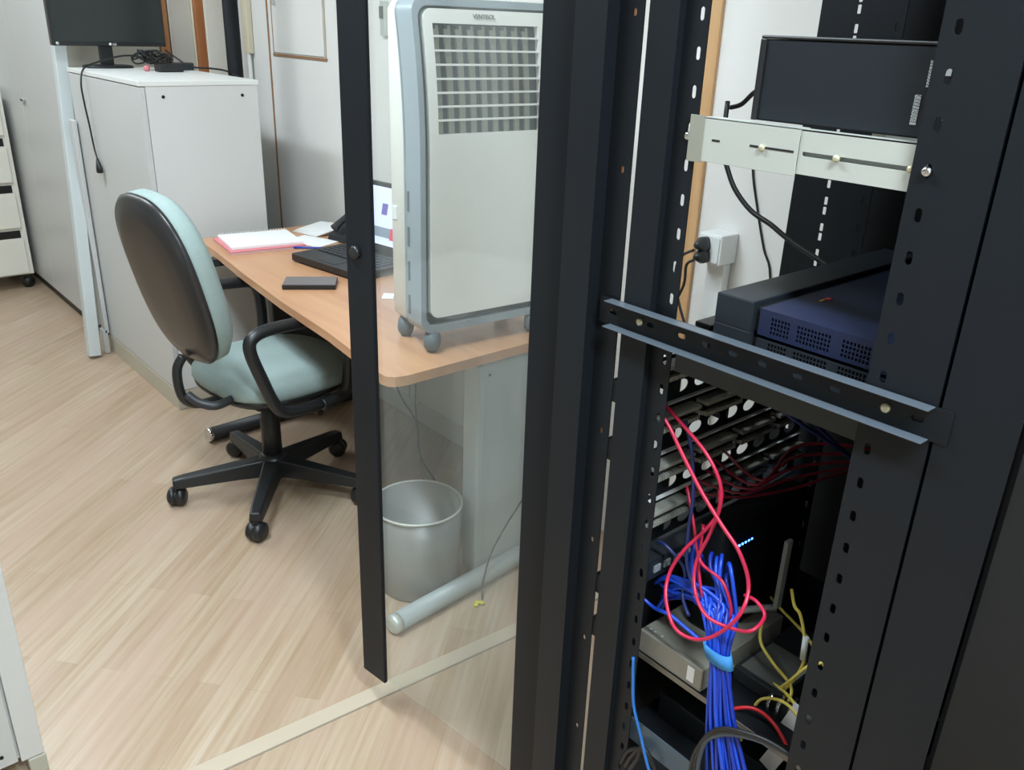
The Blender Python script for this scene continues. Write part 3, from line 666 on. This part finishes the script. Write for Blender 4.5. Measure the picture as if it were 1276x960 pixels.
# horizontal side channel
def channel(z0, z1, y0, y1, name='side_channel'):
    hs = []
    for i, y in enumerate((.808, .771, .735, .680, .640, .597, .552, .502, .452, .405, .352)):
        if y not in (.771, .405): hs.append(rrect(y-.007, y+.007, (z0+z1)/2-.0035, (z0+z1)/2+.0035, .003, 2))
    mb = MB().plate([(.316, z0), (.835, z0), (.835, z1), (.316, z1)], hs, .0012, YZ(.8975))
    o = mb.build(name, M_black, RK)
    MB().box(.880, .8975, y0, y1, z1-.0015, z1).build('flange', M_edge, o, bevel=.0005)
    MB().box(.880, .8975, y0, y1, z0, z0+.0015).build('flange', M_edge, o, bevel=.0005)
    for y in (.755, .388):
        MB().loft([(0, .0058, .0058, 2, 0, 0), (.003, .0055, .0055, 2, 0, 0), (.005, .003, .003, 2, 0, 0)], n=16, M=frameM((.8975, y, (z0+z1)/2), (0, -1, 0), (0, 0, 1)) ).build('bolt', M_screw, o)
    return o
channel(1.149, 1.189, .336, .812)
# clips on the far mounting rail
for z in (1.044, .945, .693, .604):
    MB().box(.905, .925, .7915, .808, z-.018, z+.018).build('rail_clip', M_hole, RK, bevel=.002)
# door
DA = Vector((-.077, .562, 0)).normalized()
Dd = frameM((.922, .905, 0), DA, (0, 0, 1))    # local x along the door, y up, z outwards
DR = MB().box(0, .088, .10, 1.98, -.012, .006, M=Dd).build('door', M_black, RK, bevel=.002)
MB().box(.486, .564, .10, 1.98, -.012, -.002, M=Dd).build('stile', M_black, DR, bevel=.002)
MB().box(.086, .562, .104, 1.976, -.0015, .0015, M=Dd).build('glass_pane', M_glass, DR)
lk = MB().lathe([(0, .010), (.0125, .010), (.0135, .017), (.011, .021), (0, .021)], n=24, M=Dd @ Matrix.Translation((.533, 1.135, 0)) @ Matrix.Scale(-1, 4, (0, 0, 1)))
lk.v = lk.v
lock = lk.build('lock', M_plast, DR)
MB().lathe([(0, .0205), (.0075, .0205), (.0072, .0235), (0, .0235)], n=20, M=Dd @ Matrix.Translation((.533, 1.135, 0)) @ Matrix.Scale(-1, 4, (0, 0, 1))).build('key_cylinder', M_screw, lock)
MB().box(.528, .538, 1.134, 1.136, -.0245, -.0238, M=Dd).build('keyhole', M_hole, lock)

# telescopic shelf bracket (zinc) carrying the black box
def bracket(x, side, label):
    t = thing('shelf_bracket', label, 'bracket', (x, .55, 1.40))
    MB().box(x, x+.002, .555, .695, 1.400, 1.4535).box(x, x+.02, .555, .695, 1.4515, 1.4535).build('sleeve', M_zinc, t, bevel=.0005)
    hs = [rrect(.600, .655, 1.4255, 1.429, .0015, 2)]
    MB().plate([(.405, 1.403), (.5545, 1.403), (.5545, 1.4525), (.405, 1.4525)], [rrect(.415, .550, 1.4235, 1.4285, .002, 2)], .0015, YZ(x+.002)).box(x+.002, x+.02, .405, .5545, 1.451, 1.4525).build('slide', M_zinc, t)
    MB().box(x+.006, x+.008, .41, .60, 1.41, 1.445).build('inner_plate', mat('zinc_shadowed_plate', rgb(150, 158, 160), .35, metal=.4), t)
    for ya, yb in ((.56, .62), (.664, .676)): MB().box(x-.0004, x+.0002, ya, yb, 1.4257, 1.4283).build('slot_line', M_hole, t)
    for y in (.602, .505, .420):
        MB().loft([(0, .0042, .0042, 2, 0, 0), (.003, .004, .004, 2, 0, 0), (.0045, .002, .002, 2, 0, 0)], n=14, M=frameM((x, y, 1.4265), (0, -1, 0), (0, 0, 1))).build('bolt', M_screw, t)
    MB().box(x-.001, x+.001, .690, .712, 1.398, 1.455).build('end_flange', mat('zinc_dull', rgb(150, 150, 138), .5, metal=.3), t)
    for y, z, xx in ((.7165, 1.4275, x+.005), (.400, 1.4275, x-.007)):
        MB().loft([(0, .0058, .0058, 2, 0, 0), (.004, .0052, .0052, 2, 0, 0), (.006, .003, .003, 2, 0, 0)], n=14, M=frameM((xx if side else x, y, z), (0, -1, 0), (0, 0, 1))).build('bolt', M_chrome, t)
bracket(.907, 1, 'silver telescopic shelf bracket on the near side of the rack, under the black box')
bracket(1.375, 0, 'silver telescopic shelf bracket at the far side of the rack behind the black box')

t = thing('black_box_unit', 'large black metal box with small white lettering on the silver brackets', 'electronics box', (1.14, .50, 1.4545))
MB().box(.932, 1.36, .37, .636, 1.4545, 1.546).build('case', mat('box_black', rgb(26, 31, 37), .5, var=.08, spec=.3), t, bevel=.002)
MB().box(.930, 1.362, .368, .640, 1.5462, 1.5500).build('lid_edge', M_plast, t, bevel=.0015)
MB().box(.9295, .932, .632, .640, 1.4545, 1.5462).build('side_edge', M_plast, t, bevel=.001)
mb = MB()
random.seed(3)
for (yc, z0, z1, nl) in ((.4325, 1.506, 1.532, 2), (.4375, 1.468, 1.498, 5)):
    for i in range(nl):
        z = z0
        while z < z1:
            l_ = random.uniform(.0012, .003); mb.box(.9312, .9317, yc+i*.0014-.0004, yc+i*.0014+.0004, z, min(z+l_, z1)); z += l_+.0007
mb.build('printed_lettering', mat('white_print', rgb(205, 210, 212), .6), t)
mb = MB()
for y, z, a_ in ((.414, 1.522, .004), (.404, 1.519, .004), (.4045, 1.524, .002), (.4165, 1.505, .002), (.4175, 1.494, .003), (.4185, 1.486, .001), (.419, 1.478, .0015), (.4085, 1.478, .003)):
    mb.box(.9312, .9317, y-a_*.7, y+a_*.7, z-a_, z+a_)
mb.build('printed_symbols', MATS['white_print'], t)

# shelf with two stacked servers
t = thing('rack_shelf', 'dark steel shelf plate right under the two stacked black and blue-tinted units', 'shelf', (1.14, .55, 1.10))
MB().box(.917, 1.39, .34, .705, 1.1435, 1.146).build('plate', M_serv, t)
MB().box(.9155, .917, .345, .70, 1.108, 1.146).build('front_lip', mat('shelf_grey', rgb(38, 44, 46), .45, metal=.2), t)
MB().box(1.388, 1.390, .345, .70, 1.108, 1.146).build('back_lip', MATS['shelf_grey'], t)
def server(name, label, z0, z1, m, mesh, dot):
    t = thing(name, label, 'server', (1.15, .52, z0))
    hs = []
    if mesh:
        za, zb = mesh
        y = .565
        while y > .38:
            if abs(y-.535) > .004 and abs(y-.475) > .006 and abs(y-.425) > .005:
                z = za
                while z < zb: hs.append([(y, z), (y+.0031, z), (y+.0031, z+.0042), (y, z+.0042)]); z += .0058
            y -= .0047
    MB().plate([(.36, z0), (.586, z0), (.586, z1), (.36, z1)], hs, .002, YZ(.930)).box(.932, 1.37, .36, .586, z1-.0018, z1).box(.932, 1.37, .36, .586, z0, z0+.001).box(.934, .936, .362, .584, z0+.002, z1-.003, 1).build('chassis', [m, M_hole], t)
    MB().box(.926, 1.372, .594, .652, z0, z1+.006).build('bezel', M_serv, t, bevel=.002)
    MB().box(.935, 1.37, .586, .594, z0+.002, z1-.002).build('bezel_gap', M_hole, t)
    if dot:
        part_label(MB().box(1.035, 1.045, .553, .560, z1+.0002, z1+.001).build('label_dot', mat('red_dot', rgb(214, 60, 80), .4), t), 'small red emblem')
        part_label(MB().box(1.022, 1.032, .556, .559, z1+.0002, z1+.001).build('label_bar', mat('yellow_dot', rgb(220, 190, 90), .4), t), 'small yellow emblem')
server('rack_server', 'upper vented unit with painted blue wall reflection and black end piece on the rack shelf', 1.193, 1.228, M_servb, (1.198, 1.219), True)
server('rack_server', 'lower black vented unit directly beneath the blue-tinted one', 1.147, 1.188, M_serv, (1.158, 1.182), False)
# oddments left of the servers
tag(MB().box(.93, .99, .66, .70, 1.147, 1.168).box(.95, 1.03, .672, .70, 1.168, 1.176).build('cable_connector', M_plast, bevel=.002), 'black connectors lying on the shelf left of the stacked units', 'connector')

# patch panels and cable managers (we see their backs)
XZ = lambda y: frameM((0, y, 0), (1, 0, 0), (0, 0, 1))     # thickness towards -y
def patch(ztop, label1, label2):
    t = thing('patch_panel', label1, 'patch panel', (1.15, .75, ztop-.044))
    MB().plate([(.92, ztop-.044), (1.385, ztop-.044), (1.385, ztop), (.92, ztop)], [], .0015, XZ(.752)).build('face_plate', M_black2, t)
    MB().box(.925, 1.38, .743, .7505, ztop-.0015, ztop).build('top_lip', mat('lit_lip', rgb(226, 228, 226), .4), t)  # light catching the worn top edge is painted as near-white
    for k in range(4):
        x = .935+k*.112
        MB().box(x, x+.098, .728, .7505, ztop-.0185, ztop-.012).build('module', mat('module_grey', rgb(150, 150, 142), .45), t, bevel=.001)
        m2 = MB()
        for j in range(16): m2.box(x+.002+j*.006, x+.006+j*.006, .728, .750, ztop-.037, ztop-.030)
        m2.box(x, x+.098, .735, .7505, ztop-.037, ztop-.030)
        m2.build('terminal_block', MATS['module_grey'], t)
    t = thing('cable_manager', label2, 'cable manager', (1.15, .75, ztop-.084))
    hs = []
    for k in range(9):
        xc = .955+k*.049; hs.append([(xc+.017*math.cos(2*PI*j/14), ztop-.064+.011*math.sin(2*PI*j/14)) for j in range(14)])
    MB().plate([(.92, ztop-.0835), (1.385, ztop-.0835), (1.385, ztop-.046), (.92, ztop-.046)], hs, .0015, XZ(.752)).build('face_plate', M_black2, t)
    for k in range(3): MB().box(1.0+k*.14, 1.004+k*.14, .752, .80, ztop-.080, ztop-.05).build('ring', M_black2, t)
for z, a_, b_ in ((1.110, 'topmost black patch panel at the back of the rack opening', 'topmost black plate with oval cable holes'),
                  (1.026, 'second black patch panel from the top', 'second plate with oval cable holes from the top'),
                  (.942, 'third patch panel from the top, crossed by the red cords', 'third plate with oval cable holes, crossed by red cords'),
                  (.860, 'fourth and lowest patch panel above the router', 'lowest plate with oval cable holes')):
    patch(z, a_, b_)
tag(MB().box(.92, 1.385, .753, .757, .30, .732).build('blank_panel', M_black2), 'black blanking panel closing the rack front behind the taupe box', 'panel')
t = thing('network_switch', 'dark switch with blue glowing ports behind the router', 'switch', (1.15, .75, .735))
MB().box(.92, 1.385, .715, .80, .735, .772).build('case', M_serv, t, bevel=.001)
mb = MB()
for k in range(16): mb.box(.94+k*.025, .955+k*.025, .712, .7148, .748, .760)
mb.build('port', mat('port_grey', rgb(140, 146, 150), .4), t)
for k in range(7): MB().box(1.09+k*.025, 1.106+k*.025, .7105, .712, .756, .766).build('port_light', mat('blue_port_glow', (.04, .1, .9, 1), .5, emit=2.5), t)

# router with antenna
t = thing('wifi_router', 'black router with five blue lights and one grey antenna in the rack', 'router', (1.15, .67, .6196))
MB().loft([(.6196, .12, .035, 5, 1.15, .675), (.63, .125, .04, 5, 1.15, .675), (.815, .125, .03, 5, 1.15, .675), (.822, .118, .024, 5, 1.15, .675)]).build('body', M_black2, t)
for k in range(5): MB().box(1.062+k*.0085, 1.0655+k*.0085, .6425, .646, .785, .788).build('status_light', M_led, t)
MB().box(1.115, 1.131, .588, .596, .668, .80).build('antenna', mat('antenna_grey', rgb(150, 156, 150), .5), t, bevel=.002)
MB().tube([(1.123, .592, .668), (1.11, .61, .662), (1.06, .638, .662)], .006, 10).build('antenna_base', MATS['antenna_grey'], t)

# taupe modem box with label on its shelf
t = thing('modem_box', 'taupe metal box with a white sticker on the middle rack shelf', 'electronics box', (1.07, .66, .575))
MB().box(.950, 1.175, .603, .735, .5755, .619).build('case', M_tan, t, bevel=.002)
MB().box(.9495, .9502, .618, .632, .584, .612).build('sticker', M_white, t)
for y in (.715, .70, .725): MB().lathe([(0, 0), (.003, 0), (.003, .0006), (0, .0006)], (.965, y, .619), 8).build('screw', M_zinc, t)
t = thing('rack_shelf', 'thin steel shelf carrying the taupe box, its front edge coloured bright as if lit', 'shelf', (1.15, .57, .57))
MB().box(.948, 1.385, .40, .740, .568, .574).build('plate', M_black2, t)
MB().box(.9465, .948, .40, .740, .566, .5755).build('front_edge', mat('bright_edge', rgb(126, 120, 108), .4, metal=.3), t)  # lit shelf edge painted as a paler metal strip
t = thing('small_switch', 'small dark switch with a silver top plate behind the yellow cords', 'switch', (1.10, .54, .575))
MB().box(1.02, 1.20, .505, .592, .5755, .600).build('case', M_plastg, t, bevel=.001)
MB().box(1.03, 1.12, .515, .585, .600, .6015).build('top_plate', mat('dull_tray', rgb(110, 112, 108), .5), t)
MB().box(1.03, 1.12, .508, .515, .600, .603).build('bright_edge', M_zinc, t)

t = thing('rack_shelf', 'blue-grey steel shelf with raised lip at the bottom of the rack opening', 'shelf', (1.15, .57, .41))
MB().box(.932, 1.385, .36, .740, .415, .420).build('plate', M_black2, t)
MB().box(.930, .932, .36, .735, .405, .452).build('front_lip', mat('blue_grey_steel', rgb(84, 100, 112), .35, metal=.3), t)
t = thing('dark_switch', 'dark boxy unit standing behind the lip of the lowest shelf', 'electronics box', (1.1, .62, .42))
MB().box(1.0, 1.25, .50, .715, .4205, .470).build('case', mat('dark_blue_case', rgb(40, 46, 52), .45), t, bevel=.002)
MB().box(.9985, 1.0005, .53, .54, .435, .44).build('screw', M_white, t)
t = thing('power_strip', 'shiny chrome-banded black power strip behind the yellow cords', 'power strip', (1.01, .44, .56))
MB().tube([(1.03, .40, .585), (1.03, .525, .572)], .024, 16).build('body', M_plast, t)
for y in (.455, .475, .495, .512): MB().tube([(1.03, y, .5795-(y-.455)*.1), (1.03, y+.007, .5788-(y-.455)*.1)], .026, 16).build('chrome_band', M_chrome, t)
Mq = frameM((1.0, .455, .62), (0, .30, -1), (0, 1, .30))
tag(MB().box(0, .095, -.006, .016, -.001, .001, M=Mq).build('paper_label', M_paper), 'white paper strip standing between the chrome-banded strip and the rear rail', 'paper')
Mq = frameM((.985, .462, .545), (0, .35, -1), (0, 1, .35))
tag(MB().box(0, .06, -.006, .020, -.001, .001, M=Mq).build('paper_label', M_paper), 'white folded tag hanging below the black cable hoop', 'paper')

# ------------------------------------------------------------------ cables in the rack
red1 = [(.925, .722, 1.03), (.925, .702, 1.013), (.925, .672, .979), (.925, .632, .937), (.925, .592, .903), (.925, .557, .875), (.925, .535, .833), (.90, .526, .801), (.896, .555, .749), (.896, .591, .717), (.898, .631, .713), (.91, .662, .744), (.93, .675, .775), (.94, .661, .819), (.955, .64, .858), (.97, .63, .89), (.98, .64, .92)]
cable('patch_cord', red1, .0029, M_red, 'long red patch cord making the widest loop in front of the blue bundle', 'cable', n=10)
red2 = [(.94, .727, 1.038), (.935, .688, 1.022), (.935, .642, .995), (.935, .613, .962), (.935, .606, .926), (.935, .616, .874), (.935, .633, .816), (.92, .619, .7795), (.905, .5855, .7615), (.905, .5496, .7625), (.908, .511, .777), (.94, .511, .787), (.95, .533, .795), (.96, .559, .786)]
cable('patch_cord', red2, .0027, M_red, 'red patch cord with the lower flat loop reaching right of the strap', 'cable', n=10)
red3 = [(.98, .70, .90), (.965, .67, .86), (.95, .637, .809), (.945, .590, .799), (.943, .567, .762), (.940, .574, .726), (.945, .61, .735), (.955, .64, .79), (.98, .66, .85)]
cable('patch_cord', red3, .0025, M_red, 'short red patch cord looping inside the two bigger red loops', 'cable', n=10)
for k in range(5):
    z = .90+.012*k
    cable('patch_cord', [(1.00+.02*k, .71, z-.02), (1.06, .66-.01*k, z-.03), (1.16, .62, z-.03+.008*k), (1.28, .58-.015*k, z-.02), (1.36, .55, z-.08-.02*k)], .0024, mat('dark_red_cable', rgb(120, 24, 44), .4), 'dark red patch cord running back into the rack behind the loops', 'cable', group='dark red patch cords in the rack shadow')
random.seed(11)
for k in range(26):
    a_ = k*2.399; rr = .0175*math.sqrt((k+.5)/26)
    oy, oz = rr*math.cos(a_), rr*math.sin(a_)
    spread = random.uniform(-1, 1)
    top = (.945+random.uniform(0, .02), .605+spread*.045, .762+random.uniform(-.012, .012)-abs(spread)*.02)
    if k % 2: head = [(1.02, .66+spread*.03, .74), (.985, .645+spread*.035, .80+random.uniform(-.02, .02)), (.962, .63+spread*.04, .795+random.uniform(-.015, .02))]
    else: head = [(.96+random.uniform(0, .02), .718+spread*.010, .69+random.uniform(-.03, .03)), (.955, .675+spread*.025, .735+random.uniform(-.02, .02))]
    pts = head+[top, (.932+oz*.35, .582+oy*.8+spread*.02, .745), (.918+oz*.35, .562+oy, .700), (.915+oz*.45, .552+oy*1.05, .67), (.914+oz*.6, .538+oy*1.3+spread*.006, .60),
           (.913+oz*.7, .518+oy*1.5+spread*.016, .53), (.915+oz*.7, .500+oy*1.6+spread*.024, .46), (.92+oz*.7, .49+oy*1.6+spread*.03, .42)]
    cable('network_cable', pts, .0031, M_blue if k % 5 else mat('blue_cable_deep', rgb(24, 52, 160), .35), 'blue network cable bundled tightly by the light blue strap', 'cable', group='blue network cables in the strapped bundle', n=8, spl=5)
# the strap
st = []
nS = 24
for zc, sc_ in ((-.011, 1.0), (.011, 1.0)):
    for k in range(nS):
        t_ = 2*PI*k/nS; st.append((.9165+.0115*math.cos(t_)*sc_, .561+.0235*math.sin(t_)*sc_+zc*.35, .699+zc+.10*.0235*math.sin(t_)))
m_ = MB().add(st, [(k, (k+1) % nS, nS+(k+1) % nS, nS+k) for k in range(nS)], 0, True)
o = m_.build('cable_strap', M_lblue); sd = o.modifiers.new('solid', 'SOLIDIFY'); sd.thickness = .0015; sd.offset = 1
tag(o, 'light blue hook-and-loop strap around the blue cable bundle', 'strap')
# other dark blue leads
for k, pts in enumerate(([(.955, .70, 1.02), (.95, .675, .97), (.955, .668, .90), (.95, .665, .85), (.945, .655, .79), (.94, .62, .75)],
                         [(.98, .70, 1.11), (.99, .62, 1.09), (1.03, .57, 1.05), (1.10, .54, 1.0), (1.2, .52, .93)],
                         [(1.0, .70, 1.12), (1.02, .61, 1.085), (1.07, .57, 1.04), (1.15, .54, .97), (1.25, .52, .9)],
                         [(.95, .72, .80), (.95, .70, .80), (.96, .67, .77), (.95, .66, .73), (.93, .63, .72)],
                         [(.93, .725, .70), (.935, .70, .69), (.93, .665, .70), (.925, .63, .70), (.92, .60, .70)])):
    cable('network_cable', pts, .003, M_dblue if k != 4 else M_blue, ['dark blue network cable hanging down between the red cords', 'upper dark blue network cable in front of the top patch panel', 'lower dark blue network cable under the shelf edge',
          'dark blue network cable curling at the lowest patch panel', 'single blue network cable joining the bundle from the left'][k], 'cable')
cable('network_cable', [(.905, .708, .60), (.902, .701, .561), (.900, .692, .513), (.900, .672, .467), (.900, .647, .411), (.905, .62, .36)], .0026, mat('mid_blue_cable', rgb(40, 110, 190), .35), 'single mid-blue network cable hanging beside the far rack rail', 'cable')
ylab = ['yellow cord hanging with a white wrapped joint', 'yellow cord crossing flat above the small switch', 'yellow cord slanting down over the silver plate', 'yellow cord rising right towards the rear rail', 'yellow cord coiled round the chrome-banded strip', 'thin yellow cord running level beneath the antenna']
for k, pts in enumerate(([(1.07, .545, .755), (1.05, .525, .745), (1.05, .513, .735), (1.05, .498, .695), (1.05, .494, .651), (1.04, .508, .603), (1.02, .53, .57), (1.0, .545, .54), (.99, .54, .50)],
                         [(1.03, .63, .577), (1.04, .604, .580), (1.04, .556, .592), (1.03, .507, .604), (1.0, .455, .612)],
                         [(1.08, .59, .66), (1.05, .57, .648), (1.045, .54, .628), (1.04, .501, .612), (1.02, .49, .60)],
                         [(1.05, .46, .680), (1.04, .48, .665), (1.035, .503, .622), (1.03, .53, .575), (1.01, .545, .545), (1.0, .54, .515)],
                         [(1.0, .44, .56), (1.0, .455, .60), (1.0, .49, .612), (1.0, .525, .59), (1.0, .535, .55), (1.0, .52, .52)],
                         [(1.15, .62, .66), (1.13, .59, .665), (1.10, .52, .665), (1.06, .46, .66)])):
    cable('fibre_cord', pts, .0026, M_yel, ylab[k], 'cable')
tag(MB().tube([(1.0475, .4965, .705), (1.0475, .4945, .665)], .0048, 10).build('cable_joint', M_white), 'white wrapped joint on the hanging yellow cord', 'cable joint')
cable('patch_cord', [(.96, .56, .56), (.965, .545, .578), (.975, .52, .590), (.975, .49, .590), (.97, .46, .575), (.96, .44, .56)], .003, mat('bright_red_cable', rgb(206, 40, 50), .35), 'bright red cord arching over the chrome-banded power strip', 'cable')
for k, dz in enumerate((0, .006, .012)):
    cable('power_cord', [(.905, .556+dz, .44), (.902, .556+dz*.9, .50), (.900, .548, .548+dz), (.900, .525, .580+dz), (.900, .49, .605+dz*.6), (.905, .45, .617+dz*.4), (.912, .40, .618)], .0035, M_cord if k else mat('slate_cord', rgb(56, 66, 74), .4), 'black power cord arching across the lower blue cables into the rail', 'cable', group='black power cords arched over the blue bundle')
for k in range(3):
    cable('power_cord', [(.912, .715-.01*k, .36), (.912, .70-.01*k, .40), (.915, .675, .418+.004*k), (.92, .65, .40), (.93, .64, .36)], .004, M_cord, 'black power cord curled at the foot of the rack opening', 'cable', group='curled black power cords at the rack foot')
cable('power_cord', [(1.32, .96, 1.44), (1.30, .945, 1.36), (1.30, .932, 1.336), (1.30, .908, 1.298), (1.30, .869, 1.266), (1.30, .825, 1.249), (1.30, .782, 1.229), (1.30, .70, 1.2)], .0045, M_cord, 'thick black cord sagging from the silver bracket towards the stacked units', 'cable')
cable('power_cord', [(1.865, 1.262, 1.35), (1.865, 1.258, 1.248), (1.865, 1.228, 1.15), (1.865, 1.193, 1.056), (1.865, 1.163, .99), (1.865, 1.15, .8)], .0028, M_cord, 'thin black cord running down the white wall right of the socket', 'cable')
cable('power_cord', [(.97, .70, 1.462), (.965, .68, 1.468), (.955, .655, 1.485), (.95, .63, 1.49)], .003, M_cord, 'short black lead entering the left end of the large black box', 'cable')
